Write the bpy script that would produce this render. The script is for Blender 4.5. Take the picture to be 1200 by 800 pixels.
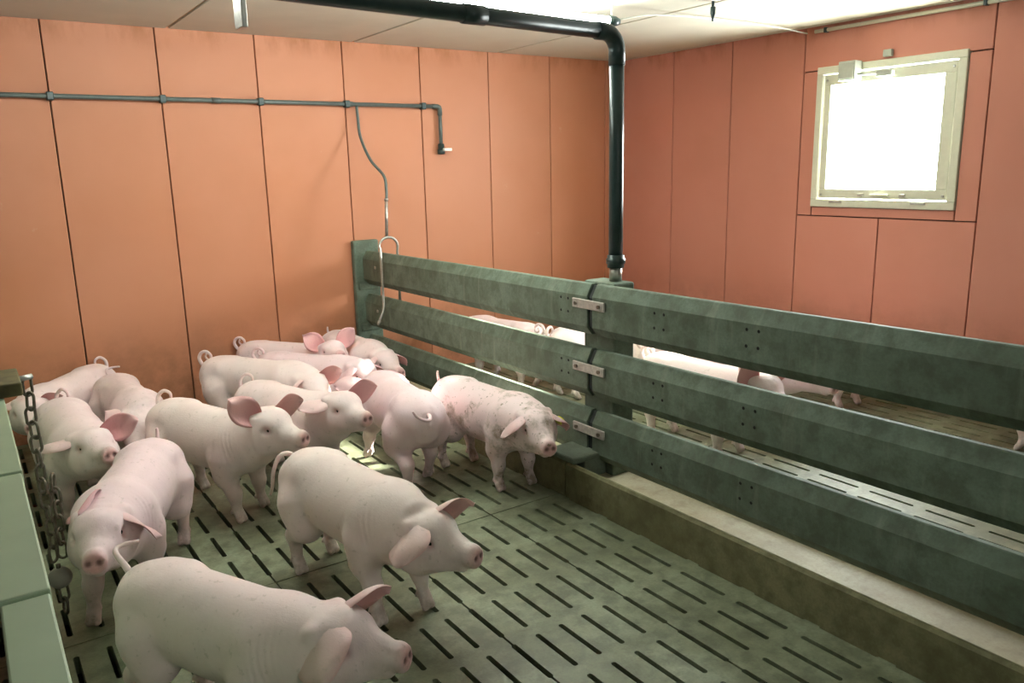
import bpy, bmesh, math, random
import numpy as np
from mathutils import Vector, Matrix

# ------------------------------------------------------------------ camera, world, sun, exposure
S = bpy.context.scene
COL = S.collection
for o in list(bpy.data.objects):
    bpy.data.objects.remove(o)

def cam_rotation():
    a, b, c = -0.60375536, 1.35507185, -0.02305242
    return Matrix.Rotation(a, 3, 'Z') @ Matrix.Rotation(b, 3, 'X') @ Matrix.Rotation(c, 3, 'Z')

cd = bpy.data.cameras.new('camera')
cd.sensor_width = 36.0
cd.lens = 27.888
cd.clip_start = 0.05
cam = bpy.data.objects.new('camera', cd)
cam.matrix_world = Matrix.Translation((0, 0, 1.7)) @ cam_rotation().to_4x4()
COL.objects.link(cam)
S.camera = cam

SKY = 26.0
SUN = 34.0
TUBE = 34.0
S.view_settings.view_transform = 'Standard'
S.view_settings.look = 'None'
S.view_settings.gamma = 1.0
S.view_settings.use_curve_mapping = False
S.view_settings.exposure = 1.66

w = bpy.data.worlds.new('sky')
S.world = w
w.use_nodes = True
w.node_tree.nodes['Background'].inputs[0].default_value = (0.94, 0.98, 1.0, 1)
w.node_tree.nodes['Background'].inputs[1].default_value = SKY

sl = bpy.data.lights.new('sun', 'SUN')
sl.energy = SUN
sl.angle = math.radians(6.0)
sl.color = (1.0, 0.95, 0.86)
so = bpy.data.objects.new('sun', sl)
so.rotation_euler = Vector((-0.86, 0.24, -0.45)).to_track_quat('-Z', 'Y').to_euler()
so.location = (14, 0.8, 8)
COL.objects.link(so)

pl = bpy.data.lights.new('window_portal', 'AREA')
pl.shape = 'RECTANGLE'
pl.size = 0.74
pl.size_y = 0.82
pl.cycles.is_portal = True
po = bpy.data.objects.new('window_portal', pl)
po.location = (5.47, 3.21, 1.862)
po.rotation_euler = (0, math.radians(90), 0)
COL.objects.link(po)

# ------------------------------------------------------------------ constants of the place
XW, YW, ZC = 5.38, 5.9, 2.655      # wall_right plane, wall_left plane, ceiling
X0, Y0 = -3.6, -3.4                # far ends of the hall behind the camera
XK = 2.438                         # front face of the trough kerb
YJ = 3.075                         # joint of the concrete fence

# ------------------------------------------------------------------ helpers
def mesh_obj(name, verts, faces, mat, parent=None, smooth=False):
    me = bpy.data.meshes.new(name)
    me.from_pydata([tuple(map(float, v)) for v in verts], [], faces)
    me.update()
    if mat: me.materials.append(mat)
    if smooth: me.polygons.foreach_set('use_smooth', [True] * len(me.polygons))
    o = bpy.data.objects.new(name, me)
    COL.objects.link(o)
    if parent: o.parent = parent
    return o

def bm_obj(name, bm, mat, parent=None, smooth=False):
    me = bpy.data.meshes.new(name)
    bmesh.ops.recalc_face_normals(bm, faces=bm.faces)
    bm.to_mesh(me); bm.free()
    if mat: me.materials.append(mat)
    if smooth: me.polygons.foreach_set('use_smooth', [True] * len(me.polygons))
    o = bpy.data.objects.new(name, me)
    COL.objects.link(o)
    if parent: o.parent = parent
    return o

def empty(name, loc=(0, 0, 0), rz=0.0):
    o = bpy.data.objects.new(name, None)
    o.empty_display_size = 0.1
    o.location = loc
    o.rotation_euler = (0, 0, rz)
    COL.objects.link(o)
    return o

def tag(o, label, cat, group=None, kind=None):
    o['label'] = label
    o['category'] = cat
    if group: o['group'] = group
    if kind: o['kind'] = kind
    return o

def structure(o):
    o['kind'] = 'structure'
    return o

def add_box(bm, lo, hi, bevel=0.0, seg=1):
    lo, hi = Vector(lo), Vector(hi)
    r = bmesh.ops.create_cube(bm, size=1.0, matrix=Matrix.Translation((lo + hi) / 2) @ Matrix.Diagonal((hi.x - lo.x, hi.y - lo.y, hi.z - lo.z, 1)))
    if bevel > 0:
        es = list({e for v in r['verts'] for e in v.link_edges})
        bmesh.ops.bevel(bm, geom=es, offset=bevel, segments=seg, affect='EDGES', profile=0.5)

def box(name, lo, hi, mat, parent=None, bevel=0.0, seg=1, smooth=False):
    bm = bmesh.new()
    add_box(bm, lo, hi, bevel, seg)
    return bm_obj(name, bm, mat, parent, smooth)

def tube_data(pts, radii, n=12, cap=True):
    pts = [Vector(p) for p in pts]
    if not hasattr(radii, '__len__'): radii = [radii] * len(pts)
    V, F = [], []
    up = None
    for i, p in enumerate(pts):
        a = pts[max(i - 1, 0)]; b = pts[min(i + 1, len(pts) - 1)]
        t = (b - a).normalized()
        if up is None:
            up = t.orthogonal().normalized()
        else:
            up = (up - t * up.dot(t)).normalized()
        s = t.cross(up)
        for k in range(n):
            an = 2 * math.pi * k / n
            V.append(p + (up * math.cos(an) + s * math.sin(an)) * radii[i])
    for i in range(len(pts) - 1):
        for k in range(n):
            k2 = (k + 1) % n
            F.append((i * n + k, i * n + k2, (i + 1) * n + k2, (i + 1) * n + k))
    if cap:
        F.append(tuple(range(n - 1, -1, -1)))
        F.append(tuple((len(pts) - 1) * n + k for k in range(n)))
    return V, F

def tube(name, pts, radii, mat, parent=None, n=12):
    V, F = tube_data(pts, radii, n)
    return mesh_obj(name, V, F, mat, parent, True)

def smooth_path(pts, sub=8):
    pts = [Vector(p) for p in pts]
    P = [pts[0] * 2 - pts[1]] + pts + [pts[-1] * 2 - pts[-2]]
    out = []
    for i in range(1, len(P) - 2):
        for k in range(sub):
            t = k / sub
            a, b, c, d = P[i - 1], P[i], P[i + 1], P[i + 2]
            out.append(0.5 * ((2 * b) + (c - a) * t + (2 * a - 5 * b + 4 * c - d) * t * t + (3 * b - a - 3 * c + d) * t ** 3))
    out.append(pts[-1])
    return out

def extrude_y(name, prof, ya, yb, mat, parent=None, zs=0.0):
    """closed XZ profile swept along Y; zs lifts it per metre towards the camera"""
    n = len(prof)
    V = [(x, ya, z + zs * (3 - ya)) for x, z in prof] + [(x, yb, z + zs * (3 - yb)) for x, z in prof]
    F = [(k, (k + 1) % n, n + (k + 1) % n, n + k) for k in range(n)]
    F += [tuple(range(n - 1, -1, -1)), tuple(range(n, 2 * n))]
    bm = bmesh.new()
    vs = [bm.verts.new(v) for v in V]
    for f in F: bm.faces.new([vs[i] for i in f])
    return bm_obj(name, bm, mat, parent)

# ------------------------------------------------------------------ materials
def new_mat(name):
    m = bpy.data.materials.new(name)
    m.use_nodes = True
    nt = m.node_tree
    return m, nt, nt.nodes['Principled BSDF']

def rgb(c): return (c[0], c[1], c[2], 1.0)

def noise_fac(nt, scale, detail, lo, hi, vec=None, rough=0.55):
    n = nt.nodes.new('ShaderNodeTexNoise')
    n.inputs['Scale'].default_value = scale
    n.inputs['Detail'].default_value = detail
    n.inputs['Roughness'].default_value = rough
    if vec is not None: nt.links.new(vec, n.inputs['Vector'])
    r = nt.nodes.new('ShaderNodeMapRange')
    r.inputs['From Min'].default_value = lo
    r.inputs['From Max'].default_value = hi
    nt.links.new(n.outputs['Fac'], r.inputs['Value'])
    return r.outputs['Result'], n.outputs['Fac']

def mix_col(nt, fac, a, b, mode='MIX'):
    m = nt.nodes.new('ShaderNodeMix')
    m.data_type = 'RGBA'
    m.blend_type = mode
    for sock, v in ((m.inputs['Factor'], fac), (m.inputs['A'], a), (m.inputs['B'], b)):
        if isinstance(v, bpy.types.NodeSocket): nt.links.new(v, sock)
        elif isinstance(v, (int, float)): sock.default_value = v
        else: sock.default_value = rgb(v)
    return m.outputs['Result']

def math_node(nt, op, a, b=None):
    m = nt.nodes.new('ShaderNodeMath')
    m.operation = op
    for i, v in enumerate((a, b)):
        if v is None: continue
        if isinstance(v, bpy.types.NodeSocket): nt.links.new(v, m.inputs[i])
        else: m.inputs[i].default_value = v
    return m.outputs[0]

def bump(nt, p, height, strength, dist):
    b = nt.nodes.new('ShaderNodeBump')
    b.inputs['Strength'].default_value = strength
    b.inputs['Distance'].default_value = dist
    nt.links.new(height, b.inputs['Height'])
    nt.links.new(b.outputs['Normal'], p.inputs['Normal'])

def pos(nt):
    return nt.nodes.new('ShaderNodeNewGeometry').outputs['Position']

def scaled(nt, vec, s):
    v = nt.nodes.new('ShaderNodeVectorMath'); v.operation = 'MULTIPLY'
    nt.links.new(vec, v.inputs[0]); v.inputs[1].default_value = s
    return v.outputs[0]

def mat_plain(name, c, rough=0.5, metal=0.0, var=0.12, scale=30):
    m, nt, p = new_mat(name)
    f, _ = noise_fac(nt, scale, 3, 0.3, 0.7, pos(nt))
    d = tuple(x * (1 - var) for x in c)
    nt.links.new(mix_col(nt, f, c, d), p.inputs['Base Color'])
    p.inputs['Roughness'].default_value = rough
    p.inputs['Metallic'].default_value = metal
    return m

def mat_concrete(name, light, mid, dark, rough=0.75, streak=0.0, spec=0.4, cover=(0.42, 0.62), bumps=0.35):
    m, nt, p = new_mat(name)
    g = pos(nt)
    f1, _ = noise_fac(nt, 2.2, 6, 0.41, 0.59, g, 0.62)
    f2, _ = noise_fac(nt, 11.0, 5, cover[0], cover[1], g, 0.65)
    f3, h3 = noise_fac(nt, 95.0, 3, 0.3, 0.7, g)
    c = mix_col(nt, f1, light, mid)
    f2s = math_node(nt, 'MULTIPLY', f2, 0.6)
    c = mix_col(nt, f2s, c, dark)
    f3s = math_node(nt, 'MULTIPLY', f3, 0.28)
    c = mix_col(nt, f3s, c, dark)
    if streak:
        f4, _ = noise_fac(nt, 6.0, 4, 0.58, 0.75, scaled(nt, g, (1, 3.0, 0.35)))
        f4 = math_node(nt, 'MULTIPLY', f4, streak)
        c = mix_col(nt, f4, c, (0.42, 0.44, 0.36))
    nt.links.new(c, p.inputs['Base Color'])
    p.inputs['Roughness'].default_value = rough
    p.inputs['Specular IOR Level'].default_value = spec
    bump(nt, p, h3, bumps, 0.002)
    return m

M = {}
M['slab'] = mat_concrete('slatted_concrete', (0.27, 0.30, 0.20), (0.165, 0.18, 0.105), (0.075, 0.075, 0.043), rough=0.42, spec=0.6)
M['fence'] = mat_concrete('fence_concrete', (0.175, 0.230, 0.180), (0.125, 0.165, 0.122), (0.065, 0.080, 0.050), rough=0.7, streak=0.22)
M['kerb'] = mat_concrete('kerb_concrete', (0.25, 0.23, 0.125), (0.175, 0.16, 0.078), (0.085, 0.078, 0.036), rough=0.75)
M['trough'] = mat_concrete('trough_concrete', (0.44, 0.40, 0.27), (0.36, 0.31, 0.195), (0.20, 0.16, 0.09), rough=0.6, cover=(0.5, 0.72))
M['foot'] = mat_concrete('foot_concrete', (0.20, 0.25, 0.20), (0.14, 0.17, 0.13), (0.08, 0.09, 0.06))
M['dim'] = mat_plain('dim_concrete_wall', (0.11, 0.11, 0.10), 0.8)
M['pit'] = mat_plain('manure_pit', (0.012, 0.011, 0.009), 0.7)
M['ceiling'] = mat_plain('ceiling_board', (0.60, 0.565, 0.47), 0.7, 0, 0.08, 3)
M['ceiling_joint'] = mat_plain('ceiling_strip', (0.50, 0.36, 0.22), 0.7)
M['gap'] = mat_plain('dark_gap', (0.035, 0.018, 0.012), 0.9)
M['pvc_dark'] = mat_plain('dark_pvc', (0.022, 0.045, 0.045), 0.35, 0, 0.2)
M['pvc_grey'] = mat_plain('grey_pvc', (0.10, 0.125, 0.115), 0.4, 0, 0.2)
M['pvc_green'] = mat_plain('pale_green_pvc', (0.36, 0.45, 0.30), 0.45, 0, 0.08, 8)
M['steel'] = mat_plain('galvanised_steel', (0.55, 0.54, 0.50), 0.38, 0.85, 0.25, 60)
M['rust'] = mat_plain('dull_chain_steel', (0.20, 0.165, 0.13), 0.5, 0.75, 0.4, 60)
M['strap'] = mat_plain('strap_steel', (0.52, 0.48, 0.44), 0.5, 0.3, 0.3, 50)
M['rubber'] = mat_plain('black_rubber', (0.012, 0.016, 0.016), 0.6)
M['white_plastic'] = mat_plain('white_plastic', (0.72, 0.73, 0.66), 0.4, 0, 0.05)
M['frame'] = mat_plain('cream_window_frame', (0.66, 0.655, 0.53), 0.45, 0, 0.06)
M['grey_plastic'] = mat_plain('grey_plastic', (0.42, 0.44, 0.38), 0.5, 0, 0.1)
M['wood'] = mat_plain('stained_wood', (0.16, 0.13, 0.05), 0.7, 0, 0.5, 25)
M['tag'] = mat_plain('yellow_tag', (0.75, 0.75, 0.02), 0.4, 0, 0.05)
M['eye'] = mat_plain('dark_eye', (0.02, 0.012, 0.010), 0.12, 0, 0.1)
M['hole'] = mat_plain('bolt_hole_black', (0.008, 0.008, 0.008), 0.9)

def mat_wall(name, base, alt):
    m, nt, p = new_mat(name)
    g = pos(nt)
    f1, _ = noise_fac(nt, 1.1, 4, 0.35, 0.65, g)
    c = mix_col(nt, f1, base, alt)
    inf = nt.nodes.new('ShaderNodeObjectInfo')
    fr = math_node(nt, 'MULTIPLY', inf.outputs['Random'], 0.35)
    c = mix_col(nt, fr, c, tuple(x * 0.84 for x in base))
    # splashed muck near the floor: patchy, thinning out with height
    sep = nt.nodes.new('ShaderNodeSeparateXYZ'); nt.links.new(g, sep.inputs[0])
    mr = nt.nodes.new('ShaderNodeMapRange')
    mr.inputs['From Min'].default_value = 0.75; mr.inputs['From Max'].default_value = 0.1
    nt.links.new(sep.outputs['Z'], mr.inputs['Value'])
    f2, _ = noise_fac(nt, 5.0, 6, 0.40, 0.66, g, 0.65)
    f2 = math_node(nt, 'MULTIPLY', f2, mr.outputs['Result'])
    c = mix_col(nt, math_node(nt, 'MULTIPLY', f2, 0.75), c, (0.16, 0.07, 0.03))
    # rust-brown stain along the ceiling edge
    mt = nt.nodes.new('ShaderNodeMapRange')
    mt.inputs['From Min'].default_value = 2.5; mt.inputs['From Max'].default_value = 2.66
    nt.links.new(sep.outputs['Z'], mt.inputs['Value'])
    f3, _ = noise_fac(nt, 7.0, 5, 0.46, 0.66, scaled(nt, g, (1, 1, 0.4)), 0.6)
    f3 = math_node(nt, 'MULTIPLY', f3, mt.outputs['Result'])
    c = mix_col(nt, math_node(nt, 'MULTIPLY', f3, 0.7), c, (0.30, 0.10, 0.03))
    # pale scuffs
    f4, h4 = noise_fac(nt, 3.3, 8, 0.68, 0.76, g, 0.7)
    c = mix_col(nt, math_node(nt, 'MULTIPLY', f4, 0.35), c, (0.62, 0.45, 0.32))
    nt.links.new(c, p.inputs['Base Color'])
    p.inputs['Roughness'].default_value = 0.55
    p.inputs['Specular IOR Level'].default_value = 0.35
    _, hb = noise_fac(nt, 60, 3, 0, 1, g)
    bump(nt, p, hb, 0.06, 0.002)
    return m
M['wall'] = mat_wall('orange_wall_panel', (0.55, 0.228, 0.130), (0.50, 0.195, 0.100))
M['wall_haze_tint'] = mat_wall('haze_tinted_wall_panel', (0.60, 0.245, 0.182), (0.56, 0.215, 0.15))  # same orange paint, reddened to put haze and window light into the colour

def mat_emit(name, c, s):
    m = bpy.data.materials.new(name); m.use_nodes = True
    nt = m.node_tree; nt.nodes.clear()
    e = nt.nodes.new('ShaderNodeEmission'); e.inputs[0].default_value = rgb(c); e.inputs[1].default_value = s
    o = nt.nodes.new('ShaderNodeOutputMaterial'); nt.links.new(e.outputs[0], o.inputs[0])
    return m
M['tube'] = mat_emit('fluorescent_tube', (0.90, 1.0, 0.93), TUBE)

def mat_glass():
    m = bpy.data.materials.new('window_glass'); m.use_nodes = True
    nt = m.node_tree; nt.nodes.clear()
    t = nt.nodes.new('ShaderNodeBsdfTransparent'); t.inputs[0].default_value = (0.96, 0.98, 0.96, 1)
    g = nt.nodes.new('ShaderNodeBsdfGlossy'); g.inputs['Roughness'].default_value = 0.03
    mx = nt.nodes.new('ShaderNodeMixShader'); mx.inputs[0].default_value = 0.06
    o = nt.nodes.new('ShaderNodeOutputMaterial')
    nt.links.new(t.outputs[0], mx.inputs[1]); nt.links.new(g.outputs[0], mx.inputs[2]); nt.links.new(mx.outputs[0], o.inputs[0])
    return m
M['glass'] = mat_glass()

def mat_skin():
    m, nt, p = new_mat('pig_skin')
    tc = nt.nodes.new('ShaderNodeTexCoord')
    ob = tc.outputs['Object']
    def oattr(n):
        a = nt.nodes.new('ShaderNodeAttribute'); a.attribute_type = 'OBJECT'; a.attribute_name = n
        return a.outputs['Fac']
    dirt, tint, seed = oattr('dirt'), oattr('tint'), oattr('seed')
    ofs = nt.nodes.new('ShaderNodeCombineXYZ'); nt.links.new(seed, ofs.inputs[0]); nt.links.new(seed, ofs.inputs[1])
    add = nt.nodes.new('ShaderNodeVectorMath'); add.operation = 'ADD'
    nt.links.new(ob, add.inputs[0]); nt.links.new(ofs.outputs[0], add.inputs[1])
    v = add.outputs[0]
    at = nt.nodes.new('ShaderNodeVertexColor'); at.layer_name = 'Col'
    sep = nt.nodes.new('ShaderNodeSeparateColor'); nt.links.new(at.outputs['Color'], sep.inputs[0])
    base = mix_col(nt, tint, (0.85, 0.735, 0.69), (0.82, 0.62, 0.66))
    f1, _ = noise_fac(nt, 5.0, 4, 0.35, 0.7, v)
    c = mix_col(nt, math_node(nt, 'MULTIPLY', f1, 0.45), base, (0.79, 0.60, 0.60))
    c = mix_col(nt, sep.outputs[0], c, (0.66, 0.22, 0.22))
    # muck: big smears plus small specks, and dirty lower legs
    f2, _ = noise_fac(nt, 7.0, 7, 0.50, 0.66, v, 0.7)
    f3, _ = noise_fac(nt, 38.0, 4, 0.62, 0.68, v, 0.6)
    d = math_node(nt, 'MULTIPLY', f2, dirt)
    d = math_node(nt, 'ADD', d, math_node(nt, 'MULTIPLY', f3, math_node(nt, 'MULTIPLY', math_node(nt, 'ADD', dirt, 0.18), 0.9)))
    f5, _ = noise_fac(nt, 24.0, 4, 0.30, 0.62, v, 0.6)
    d = math_node(nt, 'ADD', d, math_node(nt, 'MULTIPLY', math_node(nt, 'MULTIPLY', sep.outputs[1], f5), 0.75))
    cl = nt.nodes.new('ShaderNodeClamp'); nt.links.new(d, cl.inputs['Value'])
    c = mix_col(nt, math_node(nt, 'MULTIPLY', cl.outputs[0], 0.8), c, (0.20, 0.135, 0.075))
    c = mix_col(nt, sep.outputs[2], c, (0.10, 0.035, 0.035))
    nt.links.new(c, p.inputs['Base Color'])
    p.inputs['Roughness'].default_value = 0.55
    p.inputs['Specular IOR Level'].default_value = 0.35
    p.inputs['Subsurface Weight'].default_value = 0.08
    p.inputs['Subsurface Radius'].default_value = (0.9, 0.35, 0.25)
    p.inputs['Subsurface Scale'].default_value = 0.012
    p.inputs['Sheen Weight'].default_value = 0.05
    p.inputs['Sheen Roughness'].default_value = 0.5
    n1, h1 = noise_fac(nt, 22.0, 5, 0, 1, scaled(nt, v, (1.0, 1.0, 0.45)), 0.6)
    _, h2 = noise_fac(nt, 130.0, 3, 0, 1, scaled(nt, v, (0.35, 1.0, 1.0)), 0.6)
    hs = math_node(nt, 'ADD', h1, math_node(nt, 'MULTIPLY', h2, 0.22))
    bump(nt, p, hs, 0.19, 0.010)
    return m
M['skin'] = mat_skin()

# ------------------------------------------------------------------ the setting: floor of slatted slabs
SLAB_W, PITCH, SLAB_L, ROWP, SLOT_L, SLOT_W = 0.548, 0.1096, 2.772, 0.297, 0.235, 0.021
def slab_mesh():
    V, F = [], []
    T, B = 0.0, -0.07
    gap = 0.0035
    def q(a, b, c, d):
        n = len(V); V.extend([a, b, c, d]); F.append((n, n + 1, n + 2, n + 3))
    def tri(a, b, c):
        n = len(V); V.extend([a, b, c]); F.append((n, n + 1, n + 2))
    xl, xr = gap, SLAB_W - gap
    ylist = [(0.075 + ROWP * j, 0.075 + ROWP * j + SLOT_L) for j in range(9)]
    y = gap
    for (a, b) in ylist:
        q((xl, y, T), (xr, y, T), (xr, a, T), (xl, a, T))
        y = b
    q((xl, y, T), (xr, y, T), (xr, SLAB_L - gap, T), (xl, SLAB_L - gap, T))
    hw, c = SLOT_W / 2, 0.006
    for (a, b) in ylist:
        for k in range(5):
            x1 = max(xl, k * PITCH + hw); x2 = min(xr, (k + 1) * PITCH - hw)
            q((x1, a, T), (x2, a, T), (x2, b, T), (x1, b, T))
        for k in range(6):
            x = k * PITCH
            L, R = x - hw, x + hw
            hasl, hasr = k > 0, k < 5
            if hasl:
                tri((L, a, T), (L + c, a, T), (L, a + c, T)); tri((L, b, T), (L, b - c, T), (L + c, b, T))
                q((L, a + c, B), (L, a + c, T), (L, b - c, T), (L, b - c, B))
                q((L + c, a, B), (L + c, a, T), (L, a + c, T), (L, a + c, B))
                q((L, b - c, B), (L, b - c, T), (L + c, b, T), (L + c, b, B))
            if hasr:
                tri((R, a, T), (R, a + c, T), (R - c, a, T)); tri((R, b, T), (R - c, b, T), (R, b - c, T))
                q((R, a + c, B), (R, b - c, B), (R, b - c, T), (R, a + c, T))
                q((R, a + c, B), (R, a + c, T), (R - c, a, T), (R - c, a, B))
                q((R - c, b, B), (R - c, b, T), (R, b - c, T), (R, b - c, B))
            x1 = L + c if hasl else xl; x2 = R - c if hasr else xr
            q((x1, a, B), (x2, a, B), (x2, a, T), (x1, a, T))
            q((x1, b, B), (x1, b, T), (x2, b, T), (x2, b, B))
    for (a, b, c2, d) in (((xl, gap), (xr, gap), 0, 0), ((xr, SLAB_L - gap), (xl, SLAB_L - gap), 0, 0)):
        q((a[0], a[1], B), (b[0], b[1], B), (b[0], b[1], T), (a[0], a[1], T))
    ys = [gap] + [t for ab in ylist for t in ab] + [SLAB_L - gap]
    for i in range(0, len(ys), 2):
        q((xl, ys[i + 1], B), (xl, ys[i], B), (xl, ys[i], T), (xl, ys[i + 1], T))
        q((xr, ys[i], B), (xr, ys[i + 1], B), (xr, ys[i + 1], T), (xr, ys[i], T))
    me = bpy.data.meshes.new('floor_slab')
    me.from_pydata(V, [], F); me.update()
    me.materials.append(M['slab'])
    return me

floor = structure(box('floor', (X0, Y0, -0.75), (XW, YW, -0.62), M['pit']))
floor['label'] = 'slatted concrete pen floor of slotted slabs over a dark pit'
sm = slab_mesh()
def lay(x, y, z=0.0):
    o = bpy.data.objects.new('floor_slab', sm)
    o.location = (x, y, z)
    o.parent = floor
    COL.objects.link(o)
rng = random.Random(3)
YR = 3.125
for i in range(-10, 1):
    for y in (YR, YR - SLAB_L, YR - 2 * SLAB_L):
        lay(2.001 + SLAB_W * i, y, rng.uniform(-0.003, 0.0))
xn = 3.738 - 2 * PITCH - SLAB_W
while xn < XW - 0.05:
    for y in (YR, YR - SLAB_L):
        lay(xn, y, rng.uniform(-0.003, 0.0))
    xn += SLAB_W

# walls: a dark carrier with separate panels in front of it
PT = 0.03
wl = structure(box('wall_left', (X0, YW + PT, -0.75), (XW + 0.25, YW + 0.2, ZC + 0.1), M['gap']))
wl['label'] = 'orange wall of tall narrow panels behind the pigs'
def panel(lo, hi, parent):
    return box('wall_panel', lo, hi, M['wall'] if parent is wl else M['wall_haze_tint'], parent, 0.003)
xs = [0.594 + 0.6585 * k for k in range(-7, 8)]
xs = [x for x in xs if x > X0 + 0.1]
edges = [X0] + xs + [XW]
for a, b in zip(edges, edges[1:]):
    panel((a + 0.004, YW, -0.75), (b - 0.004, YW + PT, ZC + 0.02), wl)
wr = structure(bm_obj('wall_right', (lambda bm: (add_box(bm, (XW + PT, Y0, -0.75), (XW + 0.2, 2.66, ZC + 0.1)),
        add_box(bm, (XW + PT, 3.735, -0.75), (XW + 0.2, YW + 0.2, ZC + 0.1)),
        add_box(bm, (XW + PT, 2.66, -0.75), (XW + 0.2, 3.735, 1.36)),
        add_box(bm, (XW + PT, 2.66, 2.365), (XW + 0.2, 3.735, ZC + 0.1)), bm)[-1])(bmesh.new()), M['gap']))
wr['label'] = 'orange panelled wall with salmon haze tint painted in, around the bright window'
g = 0.004
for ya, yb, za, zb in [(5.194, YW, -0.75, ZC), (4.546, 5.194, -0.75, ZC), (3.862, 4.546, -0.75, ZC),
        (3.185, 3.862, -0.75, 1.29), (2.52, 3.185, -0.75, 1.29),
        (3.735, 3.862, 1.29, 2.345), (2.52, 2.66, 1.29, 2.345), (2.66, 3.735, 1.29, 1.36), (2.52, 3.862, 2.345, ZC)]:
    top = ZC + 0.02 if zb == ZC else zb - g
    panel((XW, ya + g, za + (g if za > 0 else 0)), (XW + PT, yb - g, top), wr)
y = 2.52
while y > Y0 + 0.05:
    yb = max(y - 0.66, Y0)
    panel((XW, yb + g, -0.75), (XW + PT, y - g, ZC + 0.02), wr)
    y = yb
# the parts of the hall behind the camera close it in
for nm, lo, hi in (('wall_back', (X0 - 0.2, Y0 - 0.2, -0.75), (XW + 0.2, Y0, ZC + 0.1)), ('wall_aisle', (X0 - 0.2, Y0, -0.75), (X0, YW + 0.2, ZC + 0.1))):
    structure(box(nm, lo, hi, M['dim']))

ceil = structure(box('ceiling', (X0 - 0.2, Y0 - 0.2, ZC + 0.012), (XW + 0.25, YW + 0.2, ZC + 0.15), M['ceiling_joint']))
ceil['label'] = 'cream ceiling of wide boards with brown joints'
cx = [1.335 + 1.326 * k for k in range(-4, 4)]
ce = [X0] + [x for x in cx if X0 < x < XW] + [XW]
for a, b in zip(ce, ce[1:]):
    for ya, yb in ((Y0, 1.2), (1.2, YW)):
        box('ceiling_board', (a + 0.012, ya + 0.01, ZC), (b - 0.012, yb - 0.005, ZC + 0.02), M['ceiling'], ceil, 0.002)

# window_1 with frame, sash, pane, opener
win = structure(empty('window_1', (XW, 3.1975, 1.36)))
win['label'] = 'square cream framed window, blown out by daylight'
def frame_ring(name, y0, y1, z0, z1, iy0, iy1, iz0, iz1, xa, xb, parent, mat):
    for lo, hi in (((xa, y0, z0), (xb, y1, iz0)), ((xa, y0, iz1), (xb, y1, z1)), ((xa, y0, iz0), (xb, iy0, iz1)), ((xa, iy1, iz0), (xb, y1, iz1))):
        o = box(name, Vector(lo) - parent.location, Vector(hi) - parent.location, mat, parent, 0.004)
frame_ring('window_frame', 2.66, 3.735, 1.36, 2.365, 2.715, 3.685, 1.415, 2.315, XW - 0.018, XW + 0.2, win, M['frame'])
frame_ring('window_sash', 2.723, 3.677, 1.423, 2.307, 2.803, 3.621, 1.492, 2.232, XW - 0.004, XW + 0.06, win, M['frame'])
def wbox(name, lo, hi, mat, bev=0.002, parent=win):
    return box(name, Vector(lo) - win.location, Vector(hi) - win.location, mat, parent, bev)
wbox('window_pane', (XW + 0.02, 2.80, 1.49), (XW + 0.028, 3.625, 2.235), M['glass'], 0)
for yy in (3.52, 2.90): wbox('hinge', (XW - 0.03, yy - 0.05, 1.392), (XW - 0.012, yy + 0.05, 1.408), M['steel'])
for yy in (3.33, 3.02): wbox('bracket', (XW - 0.02, yy - 0.02, 1.44), (XW + 0.0, yy + 0.02, 1.46), M['steel'])
wbox('handle', (XW - 0.03, 3.12, 1.445), (XW - 0.006, 3.25, 1.458), M['frame'])
for (yy, zz) in ((3.655, 2.27), (2.745, 2.27), (3.655, 1.45), (2.745, 1.45)):
    wbox('screw', (XW - 0.012, yy - 0.008, zz - 0.008), (XW - 0.002, yy + 0.008, zz + 0.008), M['steel'])

# trough kerb between the pens (two lips and a shallow bottom)
kerb = structure(empty('trim_1', (0, 0, 0)))
kerb['label'] = 'low concrete trough kerb running under the fence'
KZ = 0.19
for ya, yb in ((YW - 0.005, YJ + 0.005), (YJ - 0.005, 0.785), (0.775, -1.6)):
    extrude_y('kerb_lip', [(XK, -0.02), (XK + 0.004, KZ - 0.012), (XK + 0.014, KZ), (XK + 0.026, KZ), (XK + 0.036, KZ - 0.01), (XK + 0.05, 0.10), (XK + 0.08, 0.085), (XK + 0.08, -0.02)], yb, ya, M['kerb'], kerb)
    extrude_y('kerb_lip', [(2.95, -0.02), (2.946, KZ - 0.012), (2.936, KZ), (2.924, KZ), (2.914, KZ - 0.01), (2.90, 0.10), (2.87, 0.085), (2.87, -0.02)], yb, ya, M['kerb'], kerb)
    extrude_y('trough_bottom', [(XK + 0.075, -0.02), (XK + 0.075, 0.095), (XK + 0.12, 0.088), (2.83, 0.088), (2.875, 0.095), (2.875, -0.02)], yb + 0.003, ya - 0.003, M['trough'], kerb)

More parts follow.
